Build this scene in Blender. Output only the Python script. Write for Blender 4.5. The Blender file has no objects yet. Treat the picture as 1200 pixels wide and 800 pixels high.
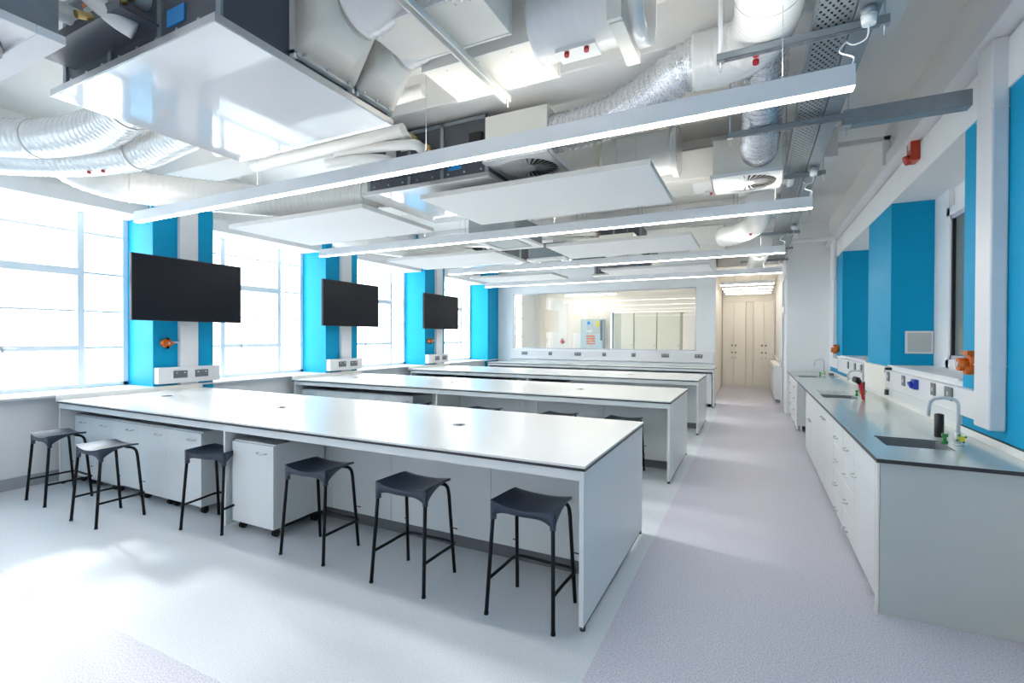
import bpy, bmesh, math, random
from mathutils import Vector, Matrix
random.seed(7)
S = bpy.context.scene
COL = S.collection
R = math.radians
PI = math.pi

# ------------------------------------------------------------------ camera
F, YAW, PIT, ROL, H = 569.4, -.462, -.008, .003, 1.584
def make_camera():
    c, s = math.cos(YAW), math.sin(YAW)
    fwd, rt, up = Vector((s, c, 0)), Vector((c, -s, 0)), Vector((0, 0, 1))
    cp, sp = math.cos(PIT), math.sin(PIT)
    f2 = fwd*cp + up*sp; u2 = -fwd*sp + up*cp
    cr, sr = math.cos(ROL), math.sin(ROL)
    r3 = rt*cr + u2*sr; u3 = -rt*sr + u2*cr
    cam = bpy.data.cameras.new('camera'); o = bpy.data.objects.new('camera', cam)
    COL.objects.link(o)
    cam.sensor_width = 36; cam.lens = F/1200*36
    cam.clip_start = .05; cam.clip_end = 200
    m = Matrix((r3, u3, -f2)).transposed().to_4x4()
    m.translation = Vector((0, 0, H)); o.matrix_world = m
    S.camera = o
make_camera()

# ------------------------------------------------------------------ colour management
S.view_settings.view_transform = 'Standard'; S.view_settings.look = 'None'
S.view_settings.gamma = 1; S.view_settings.use_curve_mapping = False
S.view_settings.exposure = 1.58

# ------------------------------------------------------------------ world: bright hazy sky, low hazy sun through the left windows
SKY = 2.75; SUN = 1.3
BEAM_E = 8.0; UP_E = 7.0
def make_world():
    w = bpy.data.worlds.new('sky'); S.world = w; w.use_nodes = True
    bg = w.node_tree.nodes['Background']
    bg.inputs[0].default_value = (.86, .935, 1, 1); bg.inputs[1].default_value = SKY
    l = bpy.data.lights.new('sun', 'SUN'); l.energy = SUN; l.angle = R(3); l.color = (1, .99, .97)
    o = bpy.data.objects.new('sun', l); COL.objects.link(o); o.location = (-12, 6, 6)
    d = Vector((1, -.46*.42, -.42)).normalized()
    o.rotation_euler = d.to_track_quat('-Z', 'Y').to_euler()
make_world()

# ------------------------------------------------------------------ materials
def mat(name, col, rough=.5, metal=0, spec=.5, noise=0, nscale=30, bump=0, bscale=60, emit=None, estr=0, coat=0):
    m = bpy.data.materials.new(name); m.use_nodes = True
    nt = m.node_tree; b = nt.nodes['Principled BSDF']; N = nt.nodes.new; L = nt.links.new
    b.inputs['Base Color'].default_value = (*col, 1); b.inputs['Roughness'].default_value = rough
    b.inputs['Metallic'].default_value = metal; b.inputs['Specular IOR Level'].default_value = spec
    b.inputs['Coat Weight'].default_value = coat; b.inputs['Coat Roughness'].default_value = .03
    tc = N('ShaderNodeTexCoord')
    if noise:
        n = N('ShaderNodeTexNoise'); n.inputs['Scale'].default_value = nscale; n.inputs['Detail'].default_value = 3
        L(tc.outputs['Object'], n.inputs['Vector'])
        mx = N('ShaderNodeMix'); mx.data_type = 'RGBA'
        mx.inputs[6].default_value = tuple(max(0, c*(1-noise)) for c in col)+(1,)
        mx.inputs[7].default_value = tuple(min(1, c*(1+noise)) for c in col)+(1,)
        L(n.outputs[0], mx.inputs[0]); L(mx.outputs[2], b.inputs['Base Color'])
    if bump:
        n = N('ShaderNodeTexNoise'); n.inputs['Scale'].default_value = bscale; n.inputs['Detail'].default_value = 2
        L(tc.outputs['Object'], n.inputs['Vector'])
        bp = N('ShaderNodeBump'); bp.inputs['Strength'].default_value = bump; bp.inputs['Distance'].default_value = .01
        L(n.outputs[0], bp.inputs['Height']); L(bp.outputs[0], b.inputs['Normal'])
    if emit:
        b.inputs['Emission Color'].default_value = (*emit, 1); b.inputs['Emission Strength'].default_value = estr
    return m

M = dict(
    wall=mat('white_paint', (.89, .90, .91), .6, noise=.01, nscale=4),
    ceil=mat('ceiling_paint', (.86, .85, .83), .6, noise=.02, nscale=3),
    cream=mat('cream_board', (.90, .87, .79), .5, noise=.01, nscale=6),
    warm=mat('warm_cream_paint', (.86, .81, .73), .55, noise=.01, nscale=3),
    blue=mat('cyan_blue_paint', (.0, .34, .60), .5, spec=.2, noise=.03, nscale=5),
    lam=mat('white_laminate', (.76, .785, .79), .32, noise=.008, nscale=8),
    top=mat('white_worktop_laminate', (.87, .868, .855), .24, noise=.008, nscale=12),
    core=mat('black_laminate_core', (.03, .03, .035), .4, noise=.1, nscale=40),
    edge=mat('pale_edge_strip', (.85, .84, .80), .5, noise=.01, nscale=9),
    gtop=mat('grey_green_worktop', (.56, .62, .61), .17, noise=.02, nscale=120, coat=.3),
    gpanel=mat('grey_end_panel', (.52, .56, .55), .4, noise=.02, nscale=6),
    gloss=mat('glossy_white_panel', (.90, .91, .92), .06, spec=.8, noise=.004, nscale=2, coat=.6),
    raft=mat('matt_white_raft', (.93, .93, .93), .75, noise=.01, nscale=30),
    raftedge=mat('raft_edge', (.74, .73, .70), .6, noise=.02, nscale=30),
    dark=mat('dark_grey_casing', (.085, .095, .115), .4, noise=.1, nscale=7),
    metal=mat('galvanised_steel', (.30, .34, .37), .42, .5, noise=.12, nscale=18),
    steel=mat('brushed_steel', (.62, .62, .63), .3, .9, noise=.06, nscale=50),
    duct=mat('white_spiral_duct', (.86, .86, .84), .22, spec=.7, noise=.03, nscale=9, coat=.3),
    foil=mat('crinkled_foil', (.80, .82, .86), .24, .85, noise=.15, nscale=60, bump=.9, bscale=70),
    lag=mat('pipe_lagging', (.82, .82, .80), .5, noise=.03, nscale=20),
    brass=mat('brass', (.60, .42, .16), .3, .9, noise=.1, nscale=40),
    red=mat('red_plastic', (.55, .02, .03), .35, noise=.05, nscale=40),
    sirenred=mat('siren_red', (.50, .045, .02), .3, noise=.1, nscale=50),
    orange=mat('orange_plastic', (.62, .13, .008), .38, noise=.06, nscale=30),
    seat=mat('slate_blue_plastic', (.032, .046, .078), .30, noise=.06, nscale=40),
    frame=mat('black_powder_coat', (.004, .005, .008), .45, spec=.25, noise=.1, nscale=60),
    rubber=mat('black_rubber', (.012, .012, .014), .6, noise=.1, nscale=60),
    screen=mat('tv_screen', (.008, .010, .016), .3, spec=.2, noise=.05, nscale=3),
    socket=mat('grey_socket_plate', (.20, .21, .23), .35, .5, noise=.05, nscale=50),
    trunk=mat('white_trunking', (.80, .80, .82), .3, noise=.01, nscale=6),
    skirt=mat('grey_skirting', (.38, .41, .46), .5, noise=.04, nscale=20),
    plinth=mat('dark_grey_skirting', (.14, .145, .16), .5, noise=.04, nscale=20),
    upvc=mat('white_window_frame', (.84, .86, .88), .35, noise=.01, nscale=10),
    lilacf=mat('lilac_window_frame', (.55, .52, .60), .4, noise=.02, nscale=10),
    unlit_pane=mat('painted_dark_room_glass', (.20, .23, .22), .12, noise=.05, nscale=2),  # opaque pane, darkness of the unlit room behind put into its grey
    black=mat('black_plastic', (.012, .011, .013), .35, noise=.05, nscale=50),
    tap=mat('grey_white_tap_enamel', (.66, .69, .72), .3, noise=.02, nscale=40),
    green=mat('green_knob', (.03, .28, .06), .4, noise=.05, nscale=60),
    yellow=mat('yellow_disc', (.75, .68, .06), .4, noise=.05, nscale=60),
    sblue=mat('blue_socket_cover', (.02, .05, .45), .35, noise=.05, nscale=60),
    sticker=mat('sky_blue_sticker', (.02, .25, .62), .5, noise=.05, nscale=60),
    label=mat('white_paper_label', (.75, .75, .72), .6, noise=.05, nscale=60),
    olabel=mat('orange_label', (.75, .18, .06), .6, noise=.05, nscale=60),
    cyanvalve=mat('cyan_rail_mark', (.02, .45, .7), .5, noise=.05, nscale=60),
    bowl=mat('grey_sink_resin', (.22, .24, .26), .3, noise=.04, nscale=40),
    led=mat('led_diffuser', (.95, .95, .95), .5, noise=.001, nscale=5, emit=(1, .98, .93), estr=BEAM_E),
    ledup=mat('led_uplight', (.95, .95, .95), .5, noise=.001, nscale=5, emit=(1, .96, .88), estr=UP_E),
    ledwarm=mat('warm_led_diffuser', (.95, .95, .9), .5, noise=.001, nscale=5, emit=(1, .94, .83), estr=4.5),
    cup=mat('cream_cupboard', (.90, .87, .80), .4, noise=.01, nscale=4),
    cupy=mat('pale_maple_cupboard', (.78, .76, .62), .4, noise=.02, nscale=4),
    poster=mat('grey_green_board', (.50, .58, .58), .4, noise=.03, nscale=5),
    brick=mat('pale_red_brick', (.62, .40, .38), .8, noise=.1, nscale=12),
)
def floor_mat(name, a, b_, rough):
    m = bpy.data.materials.new(name); m.use_nodes = True
    nt = m.node_tree; b = nt.nodes['Principled BSDF']; N = nt.nodes.new; L = nt.links.new
    tc = N('ShaderNodeTexCoord'); n = N('ShaderNodeTexNoise'); n.inputs['Scale'].default_value = 130; n.inputs['Detail'].default_value = 2
    L(tc.outputs['Object'], n.inputs['Vector'])
    cr = N('ShaderNodeValToRGB'); cr.color_ramp.elements[0].position = .35; cr.color_ramp.elements[1].position = .62
    cr.color_ramp.elements[0].color = (*a, 1); cr.color_ramp.elements[1].color = (*b_, 1)
    L(n.outputs[0], cr.inputs[0]); L(cr.outputs[0], b.inputs['Base Color'])
    b.inputs['Roughness'].default_value = rough; b.inputs['Specular IOR Level'].default_value = .4
    return m
M['lilac'] = floor_mat('lilac_vinyl', (.44, .435, .52), (.70, .685, .77), .42)
M['vinyl'] = floor_mat('pale_vinyl', (.61, .645, .69), (.72, .75, .79), .38)
def glass_mat():
    m = bpy.data.materials.new('window_glass'); m.use_nodes = True
    nt = m.node_tree; nt.nodes.clear(); N = nt.nodes.new; L = nt.links.new
    o = N('ShaderNodeOutputMaterial'); mx = N('ShaderNodeMixShader'); t = N('ShaderNodeBsdfTransparent'); g = N('ShaderNodeBsdfGlossy')
    t.inputs[0].default_value = (.97, .98, .97, 1); g.inputs['Roughness'].default_value = .02
    n = N('ShaderNodeTexNoise'); n.inputs['Scale'].default_value = 2
    mr = N('ShaderNodeMapRange'); mr.inputs[3].default_value = .05; mr.inputs[4].default_value = .07
    L(n.outputs[0], mr.inputs[0]); L(mr.outputs[0], mx.inputs[0])
    L(t.outputs[0], mx.inputs[1]); L(g.outputs[0], mx.inputs[2]); L(mx.outputs[0], o.inputs[0])
    return m
M['glass'] = glass_mat()
def tray_mat():
    m = bpy.data.materials.new('perforated_galvanised'); m.use_nodes = True
    nt = m.node_tree; b = nt.nodes['Principled BSDF']; N = nt.nodes.new; L = nt.links.new
    b.inputs['Base Color'].default_value = (.30, .34, .36, 1); b.inputs['Metallic'].default_value = .5; b.inputs['Roughness'].default_value = .38
    tc = N('ShaderNodeTexCoord'); sx = N('ShaderNodeSeparateXYZ'); L(tc.outputs['Object'], sx.inputs[0])
    def Mx(op, a, b_=None):
        q = N('ShaderNodeMath'); q.operation = op
        for i, v in enumerate((a, b_)):
            if v is None: continue
            if isinstance(v, (int, float)): q.inputs[i].default_value = v
            else: L(v, q.inputs[i])
        return q.outputs[0]
    cy = Mx('DIVIDE', sx.outputs[1], .03)
    row = Mx('MODULO', Mx('FLOOR', Mx('ADD', cy, 1000)), 2)
    cx = Mx('ADD', Mx('ADD', Mx('DIVIDE', sx.outputs[0], .034), Mx('MULTIPLY', row, .5)), 1000)
    fx = Mx('ABSOLUTE', Mx('SUBTRACT', Mx('FRACT', cx), .5)); fy = Mx('ABSOLUTE', Mx('SUBTRACT', Mx('FRACT', Mx('ADD', cy, 1000)), .5))
    hole = Mx('MULTIPLY', Mx('LESS_THAN', fx, .17), Mx('LESS_THAN', fy, .30))
    L(Mx('SUBTRACT', 1, hole), b.inputs['Alpha'])
    return m
M['tray'] = tray_mat()

# ------------------------------------------------------------------ mesh builder
class MB:
    def __init__(s): s.bm = bmesh.new()
    def box(s, x0, x1, y0, y1, z0, z1, rz=0, bev=0):
        v = [s.bm.verts.new(p) for p in ((x0,y0,z0),(x1,y0,z0),(x1,y1,z0),(x0,y1,z0),(x0,y0,z1),(x1,y0,z1),(x1,y1,z1),(x0,y1,z1))]
        f = [s.bm.faces.new([v[i] for i in q]) for q in ((0,3,2,1),(4,5,6,7),(0,1,5,4),(1,2,6,5),(2,3,7,6),(3,0,4,7))]
        if rz: bmesh.ops.rotate(s.bm, verts=v, cent=((x0+x1)/2,(y0+y1)/2,0), matrix=Matrix.Rotation(rz,3,'Z'))
        if bev:
            ed = list({e for a in f for e in a.edges})
            bmesh.ops.bevel(s.bm, geom=ed, offset=bev, segments=2, affect='EDGES', profile=.5)
        return s
    def poly(s, pts, z0, z1):
        a = [s.bm.verts.new((x,y,z0)) for x,y in pts]; b = [s.bm.verts.new((x,y,z1)) for x,y in pts]
        n = len(pts); s.bm.faces.new(a[::-1]); s.bm.faces.new(b)
        for i in range(n): s.bm.faces.new((a[i],a[(i+1)%n],b[(i+1)%n],b[i]))
        return s
    def loft(s, rings, caps=True, closed=True):
        vs = [[s.bm.verts.new(p) for p in r] for r in rings]
        n = len(vs[0])
        for a, b in zip(vs, vs[1:]):
            for i in range(n if closed else n-1):
                j = (i+1) % n
                f = s.bm.faces.new((a[i],a[j],b[j],b[i])); f.smooth = True
        if caps:
            s.bm.faces.new(vs[0][::-1]); s.bm.faces.new(vs[-1])
        return s
    def tube(s, pts, r, seg=12, caps=True, rf=None, step=None):
        P = [Vector(p) for p in pts]
        if step:
            Q = [P[0]]
            for a, b in zip(P, P[1:]):
                k = max(1, int(round((b-a).length/step)))
                Q += [a.lerp(b, (i+1)/k) for i in range(k)]
            P = Q
        rings = []; up = None
        for i, p in enumerate(P):
            t = (P[min(i+1,len(P)-1)] - P[max(i-1,0)]).normalized()
            if up is None:
                up = Vector((0,0,1)) if abs(t.z) < .9 else Vector((1,0,0))
            a = (up - t*up.dot(t)).normalized(); up = a; b = t.cross(a)
            rr = rf(i, p) if rf else r
            rings.append([p + (a*math.cos(2*PI*k/seg) + b*math.sin(2*PI*k/seg))*rr for k in range(seg)])
        return s.loft(rings, caps)
    def cyl(s, a, b, r, seg=16): return s.tube([a, b], r, seg)
    def build(s, name, m, parent=None, bev=0):
        bmesh.ops.recalc_face_normals(s.bm, faces=s.bm.faces)
        me = bpy.data.meshes.new(name); s.bm.to_mesh(me); s.bm.free()
        me.materials.append(m)
        o = bpy.data.objects.new(name, me); COL.objects.link(o)
        if bev:
            md = o.modifiers.new('bevel', 'BEVEL'); md.width = bev; md.segments = 2; md.limit_method = 'ANGLE'
        if parent is not None:
            o.parent = parent
            pl = parent.location.copy(); q = parent.parent
            while q is not None: pl += q.location; q = q.parent
            me.transform(Matrix.Translation(-pl))
        return o

def smooth(pts, n=6):
    """Catmull-Rom through points"""
    P = [Vector(p) for p in pts]; P = [P[0]*2-P[1]] + P + [P[-1]*2-P[-2]]; out = []
    for i in range(1, len(P)-2):
        for k in range(n):
            t = k/n
            out.append(.5*((2*P[i]) + (-P[i-1]+P[i+1])*t + (2*P[i-1]-5*P[i]+4*P[i+1]-P[i+2])*t*t + (-P[i-1]+3*P[i]-3*P[i+1]+P[i+2])*t**3))
    out.append(P[-2]); return out
def box(x0,x1,y0,y1,z0,z1,bev=0): return MB().box(x0,x1,y0,y1,z0,z1,bev=bev)
def struct(o): o['kind'] = 'structure'; return o
def tag(o, label, cat, group=None):
    o['label'] = label; o['category'] = cat
    if group: o['group'] = group
    return o
def thing(name, loc, label, cat, group=None):
    o = bpy.data.objects.new(name, None); COL.objects.link(o); o.location = loc; o.empty_display_size = .1
    return tag(o, label, cat, group)
def copy_tree(o, parent=None):
    c = o.copy(); COL.objects.link(c)
    if parent is not None: c.parent = parent
    for ch in list(o.children): copy_tree(ch, c)
    return c
def place(o, loc, label=None, rz=0, sc=None):
    c = copy_tree(o); c.location = loc; c.rotation_euler = (0,0,rz)
    if label: c['label'] = label
    if sc: c.scale = sc
    return c

# ================================================================== STRUCTURE
XW, XR, YB, YF, ZC = -6.85, 1.38, -3.0, 12.65, 3.95
# floor
fl = struct(MB().box(-8,-.7,YB,1.39,-.1,0).box(-.7,2.2,YB,18.6,-.1,0).box(-8,-.7,12.65,18.6,-.1,0).build('floor', M['lilac']))
box(-8,-.7,1.39,12.65,-.1,0).build('vinyl_inlay', M['vinyl'], fl)
# ceiling slab
ce = struct(box(-7.6,2.2,YB,18.6,ZC,ZC+.2).build('ceiling', M['ceil']))
for y in (.65, 3.42, 6.25, 9.1, 11.9):
    MB().box(-6.9,.8,y,y+.45,3.55,ZC).box(-6.9,.8,y-.08,y+.53,3.86,ZC).build('downstand_beam', M['ceil'], ce, bev=.01)
# left wall: dado below sill, fascia above windows, columns
wl = MB().box(-7.5,XW,YB,YF,0,.93)
wl.box(-7.5,-6.85,YB,YF,3.09,3.25).box(-7.5,-7.0,YB,YF,3.25,ZC)
wall_left = struct(wl.build('wall_left', M['wall']))
box(-7.4,-6.72,YB,YF,.93,.955).build('window_sill', M['upvc'], wall_left, bev=.004)
cols = [(-2.05,-1.3),(.7,1.46),(3.45,4.21),(6.2,6.96),(9.08,9.87),(12.02,12.65)]
for a, b in cols:
    box(-7.45,-6.75,a,b,0,ZC).build('pillar', M['blue'], wall_left, bev=.006)
struct(box(XW,XW+.012,YB,3.45,0,.12).build('baseboard_left', M['skirt'], bev=.003))
# windows in left wall
XG = -7.35
bays = [(-1.3,.7),(1.46,3.45),(4.21,6.2),(6.96,9.08),(9.87,12.02)]
def window(i, a, b):
    z0, z1 = .955, 3.3
    s = .50; m1, m2 = a+s, b-s
    fr = MB()
    fr.box(XG-.03,XG+.03,a,a+.06,z0,z1).box(XG-.03,XG+.03,b-.06,b,z0,z1)
    for m in (m1, m2): fr.box(XG-.04,XG+.04,m-.035,m+.035,z0,z1)
    fr.box(XG-.03,XG+.03,a,b,z1-.1,z1).box(XG-.03,XG+.03,a,b,z0,z0+.05)
    for z, t in ((2.853,.014),(2.364,.014),(1.894,.012),(1.444,.014)):
        fr.box(XG-.018,XG+.018,a+.05,b-.05,z-t,z+t)
    fr.box(XG-.045,XG+.045,m1,m2,2.364-.045,2.364+.045)
    fr.box(XG-.045,XG+.045,m1,m2,1.444-.03,1.444+.03)
    o = struct(fr.build('window_%d' % i, M['upvc'], bev=.004))
    box(XG-.004,XG+.004,a+.05,b-.05,z0+.04,z1-.05).build('pane', M['glass'], o)
    h = MB().box(XG+.045,XG+.06,m1+.28,m1+.30,1.40,1.47).cyl((XG+.075,m1+.29,1.45),(XG+.075,m1+.40,1.45),.008,8)
    h.build('window_handle', M['steel'], o)
for i, (a, b) in enumerate(bays): window(i+1, a, b)
# back wall (behind camera)
struct(box(-7.5,2.2,YB-.15,YB,0,ZC).build('wall_near', M['wall']))
# far wall with big internal window
YW0, YW1 = 12.65, 12.79
wx0, wx1, wz0, wz1 = -6.27, -1.27, 1.27, 2.84
wf = MB().box(-7.5,wx0,YW0,YW1,0,ZC).box(wx1,-.83,YW0,YW1,0,ZC).box(wx0,wx1,YW0,YW1,0,wz0).box(wx0,wx1,YW0,YW1,wz1,ZC)
wall_far = struct(wf.build('wall_far', M['wall']))
g = MB().box(wx0,wx0+.03,YW0+.03,YW1-.03,wz0,wz1).box(wx1-.03,wx1,YW0+.03,YW1-.03,wz0,wz1).box(wx0,wx1,YW0+.03,YW1-.03,wz1-.03,wz1).box(wx0,wx1,YW0+.03,YW1-.03,wz0,wz0+.03)
w6 = struct(g.build('window_6', M['steel']))
box(wx0+.02,wx1-.02,YW0+.065,YW0+.075,wz0+.02,wz1-.02).build('pane', M['glass'], w6)
# right wall
wr = MB()
wr.box(XR,2.1,YB,4.67,0,ZC)                 # pier 1 (blue strip is a child skin)
wr.box(XR,2.1,4.67,6.8,0,1.27).box(1.8,2.1,4.67,6.8,1.27,ZC)
wr.box(XR,2.1,6.8,8.0,0,ZC)
wr.box(XR,2.1,8.0,10.15,0,1.27).box(1.8,2.1,8.0,10.15,1.27,ZC)
wr.box(XR,2.1,10.15,11.6,0,ZC)
wr.box(XR,1.8,4.67,6.8,3.1,ZC).box(XR,1.8,8.0,10.15,3.1,ZC)
wr.box(XR-.015,XR,YB,11.6,3.1,3.40)
wall_right = struct(wr.build('wall_right', M['wall']))
# blue paint skins (thin plaster coats) on piers and reveals
sk = MB()
sk.box(XR-.004,XR,YB,4.67,.955,3.1).box(XR-.004,XR,6.8,8.0,1.27,3.1).box(XR-.004,XR,10.15,10.75,1.27,3.1)
sk.box(XR,1.8,6.796,6.8,1.29,3.1).box(XR,1.8,10.146,10.15,1.29,3.1)
sk.box(XR-.004,XR,9.6,11.55,.955,1.06)
sk.build('blue_paint', M['blue'], wall_right)
# recess sills
for a, b in ((4.67,6.8),(8.0,10.15)):
    box(XR-.03,1.8,a,b,1.27,1.29).build('recess_sill', M['upvc'], wall_right, bev=.004)
# right recess windows
for i, (a, b) in enumerate(((4.75,6.38),(8.1,9.75))):
    fr = MB().box(1.74,1.8,a,a+.09,1.29,2.9).box(1.74,1.8,b-.09,b,1.29,2.9).box(1.74,1.8,a,b,2.81,2.9).box(1.74,1.8,a,b,1.29,1.38)
    o = struct(fr.build('window_%d' % (7+i), M['upvc'], bev=.004))
    MB().box(1.75,1.79,a+.09,a+.13,1.38,2.81).box(1.75,1.79,b-.13,b-.09,1.38,2.81).box(1.75,1.79,a+.09,b-.09,2.77,2.81).box(1.75,1.79,a+.09,b-.09,1.38,1.42).build('inner_frame', M['lilacf'], o)
    box(1.745,1.785,b-.165,b-.13,1.42,2.77).build('gasket', M['black'], o)
    box(1.77,1.79,a+.13,b-.15,1.42,2.77).build('pane', M['unlit_pane'], o)
# block wall at the counter's far end, and corridor wall beyond
wb = MB().box(.61,2.2,11.6,11.75,0,ZC).box(.60,.75,11.76,12.0,0,ZC).box(.60,.75,13.0,18.6,0,ZC).box(.60,.75,12.0,13.0,2.95,ZC)
struct(wb.build('wall_corridor', M['wall']))
d = MB().box(.585,.74,12.0,12.06,0,2.95).box(.585,.74,12.94,13.0,0,2.95).box(.585,.74,12.0,13.0,2.88,2.95).box(.585,.74,12.0,13.0,2.15,2.3)
door = struct(d.build('door_1', M['upvc'], bev=.004))
MB().box(.59,.64,12.07,12.16,.05,2.14).box(.59,.64,12.84,12.93,.05,2.14).box(.59,.64,12.07,12.93,.05,.2).box(.59,.64,12.07,12.93,2.05,2.14).build('door_leaf', M['lilacf'], door)
MB().box(.61,.62,12.16,12.84,.2,2.05).box(.65,.66,12.06,12.94,2.3,2.88).build('door_glass', M['poster'], door)
MB().cyl((.54,12.2,.95),(.54,12.2,1.15),.012).cyl((.54,12.2,.96),(.59,12.2,.96),.01).cyl((.54,12.2,1.14),(.59,12.2,1.14),.01).build('door_handle', M['steel'], door)
# end wall of the corridor & outer shell of rooms behind
struct(MB().box(-7.6,2.2,18.4,18.6,0,ZC).box(1.9,2.2,11.75,18.4,0,ZC).build('wall_end', M['warm']))
# internal partition between back room and passage, window side of back room
pw = MB().box(-1.25,-.95,13.9,18.4,0,ZC).box(-7.5,-4.25,15.75,15.85,0,ZC).box(-1.9,-1.25,15.75,15.85,0,ZC).box(-4.25,-1.9,15.75,15.85,2.45,ZC)
struct(pw.build('wall_inner', M['warm']))
wsd = MB().box(-7.5,-6.9,12.79,15.75,0,.95).box(-7.5,-6.9,12.79,15.75,3.1,ZC).box(-7.5,-6.9,14.6,15.75,.95,3.1)
o = struct(wsd.build('wall_side', M['warm']))
# passage and back room dropped ceiling
struct(MB().box(-7.5,-.83,12.79,18.4,3.35,3.4).box(-.83,1.9,13.2,18.4,3.35,3.4).box(-.83,.60,13.2,13.25,3.4,ZC).build('ceiling_inner', M['warm']))

# bulkhead trim on right wall, upper trunking run
struct(MB().box(1.25,1.38,-1.0,11.6,3.42,3.56).build('trim_1', M['trunk'], bev=.006))
struct(MB().box(1.33,1.38,YB,11.6,3.62,3.95).build('trim_2', M['ceil'], bev=.01))
# ================================================================== BENCHES
PITCH = 2.97
Y1 = 2.48
def bench(Y, label, Z=.9, wallbench=False):
    xl, xr, dp = -6.68, -.80, 1.54
    if wallbench: dp = 12.64-Y
    o = thing('laboratory_bench', ((xl+xr)/2, Y+dp/2, 0), label, 'bench', 'long white laboratory benches')
    box(xl,xr,Y,Y+dp,.887,.9).build('worktop', M['top'], o)
    box(xl+.001,xr+.002,Y-.002,Y+dp+.002,.872,.887).build('worktop_core', M['core'], o)
    fr = MB().box(xl+.02,xr-.02,Y+.012,Y+.032,.815,.872).box(xl+.02,xr-.02,Y+dp-.032,Y+dp-.012,.815,.872)
    fr.build('apron', M['lam'], o, bev=.002)
    for a, b in ((xr-.035,xr-.008),(xl+.02,xl+.045)):
        e = box(a,b,Y+.01,Y+dp-.01,.03,.872).build('end_panel', M['lam'], o, bev=.002)
        MB().cyl((a+.013,Y+.04,0),(a+.013,Y+.04,.03),.016,10).cyl((a+.013,Y+dp-.04,0),(a+.013,Y+dp-.04,.03),.016,10).build('foot', M['rubber'], e)
        MB().box(a+.004,b-.004,Y+.02,Y+dp-.02,.015,.03).build('gasket', M['plinth'], e)
    box(-3.895,-3.87,Y+.03,Y+(.62 if not wallbench else dp-.05),.03,.872).build('divider_panel', M['lam'], o, bev=.002)
    yb = Y+.6
    if not wallbench:
        xs = [-6.6,-5.1,-3.87,-3.28,-2.62,-1.7,-.84]
        for x0, x1 in zip(xs, xs[1:]):
            box(x0+.002,x1-.002,yb,yb+.018,.1,.872).build('back_panel', M['lam'], o, bev=.001)
        for x0, x1 in zip(xs, xs[1:]):
            box(x0+.002,x1-.002,yb+.33,yb+.348,.1,.872).build('back_panel', M['lam'], o, bev=.001)
        box(-6.6,-.84,yb+.03,yb+.32,0,.1).build('plinth', M['plinth'], o)
        box(xl-.025,xl+.0,Y,Y+dp,.872,.952).build('upstand', M['edge'], o, bev=.002)
        for x in (-6.04,-4.10,-2.07):
            gr = MB().tube([(x,Y+.75,.900),(x,Y+.75,.904)],.05,24).build('cable_grommet', M['socket'], o)
            MB().tube([(x,Y+.75,.904),(x,Y+.75,.911)],.026,20).build('grommet_cap', M['label'], gr)
    else:
        box(-6.3,-.84,12.60,12.64,.9,.96).build('upstand', M['lam'], o, bev=.002)
        box(-6.6,-.84,12.3,12.32,.1,.872).build('back_panel', M['lam'], o)
    return o
bench(Y1, 'long white laboratory bench nearest the camera, stools lined along its front')
bench(Y1+PITCH, 'second white laboratory bench from the front, between the first and third rows')
bench(Y1+2*PITCH, 'third white laboratory bench from the front, ahead of the wall bench')
bench(11.85, 'farthest white laboratory bench, against the wall with the long internal window', wallbench=True)

# mobile cabinets on castors
def cabinet(x0, x1, y, label, group, side='r', z1=.74, dep=.5):
    o = thing('storage_cabinet', ((x0+x1)/2, y+dep/2, 0), label, 'cabinet', group)
    zb = .075
    box(x0+.002,x1-.002,y+.02,y+dep,zb,z1).build('body', M['lam'], o, bev=.002)
    dr = box(x0+.001,x1-.001,y,y+.019,zb,z1-.012).build('door', M['lam'], o, bev=.002)
    hx = x1-.13
    MB().tube(smooth([(hx-.05,y,z1-.075),(hx-.045,y-.022,z1-.077),(hx,y-.028,z1-.08),(hx+.045,y-.022,z1-.077),(hx+.05,y,z1-.075)],4),.005,8).build('handle', M['steel'], dr)
    for cx in (x0+.05, x1-.05):
        for cy in (y+.06, y+dep-.06):
            c = MB().cyl((cx-.018,cy,.028),(cx-.006,cy,.028),.028,14).cyl((cx+.006,cy,.028),(cx+.018,cy,.028),.028,14)
            c.box(cx-.02,cx+.02,cy-.02,cy+.02,.05,.075)
            c.build('castor', M['rubber'], o)
    return o
cb = [-6.62,-6.29,-5.86,-5.37,-4.88,-4.36]
ordn = ['nearest the window wall','second from the window wall','third from the window wall','fourth from the window wall','fifth from the window wall, its side exposed']
rows = [(Y1,'front bench'),(Y1+PITCH,'second bench'),(Y1+2*PITCH,'third bench')]
for Y, nm in rows:
    for i in range(5):
        cabinet(cb[i], cb[i+1], Y+.13, 'white cabinet on castors under the %s, %s' % (nm, ordn[i]), 'cabinets under the '+nm)
cabinet(-3.84,-3.34,Y1+.07,'white cabinet on castors standing alone between two stools under the front bench','cabinets under the front bench')
cabinet(-3.84,-3.2,Y1+2*PITCH+.1,'white cabinet right of the divider under the third bench','cabinets under the third bench')
for i in range(10):
    x0 = -6.6+i*.57
    if x0 > -1.2: break
    if abs(x0+3.9) < .0: continue
    a, b = x0, x0+.565
    if a < -3.88 < b: b = -3.9
    if i == 9: b = -.86
    cabinet(a, b, 11.97, 'white cabinet under the far wall bench, number %s from the window side' % ['one','two','three','four','five','six','seven','eight','nine','ten'][i], 'cabinets under the far wall bench', z1=.77, dep=.3)

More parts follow.
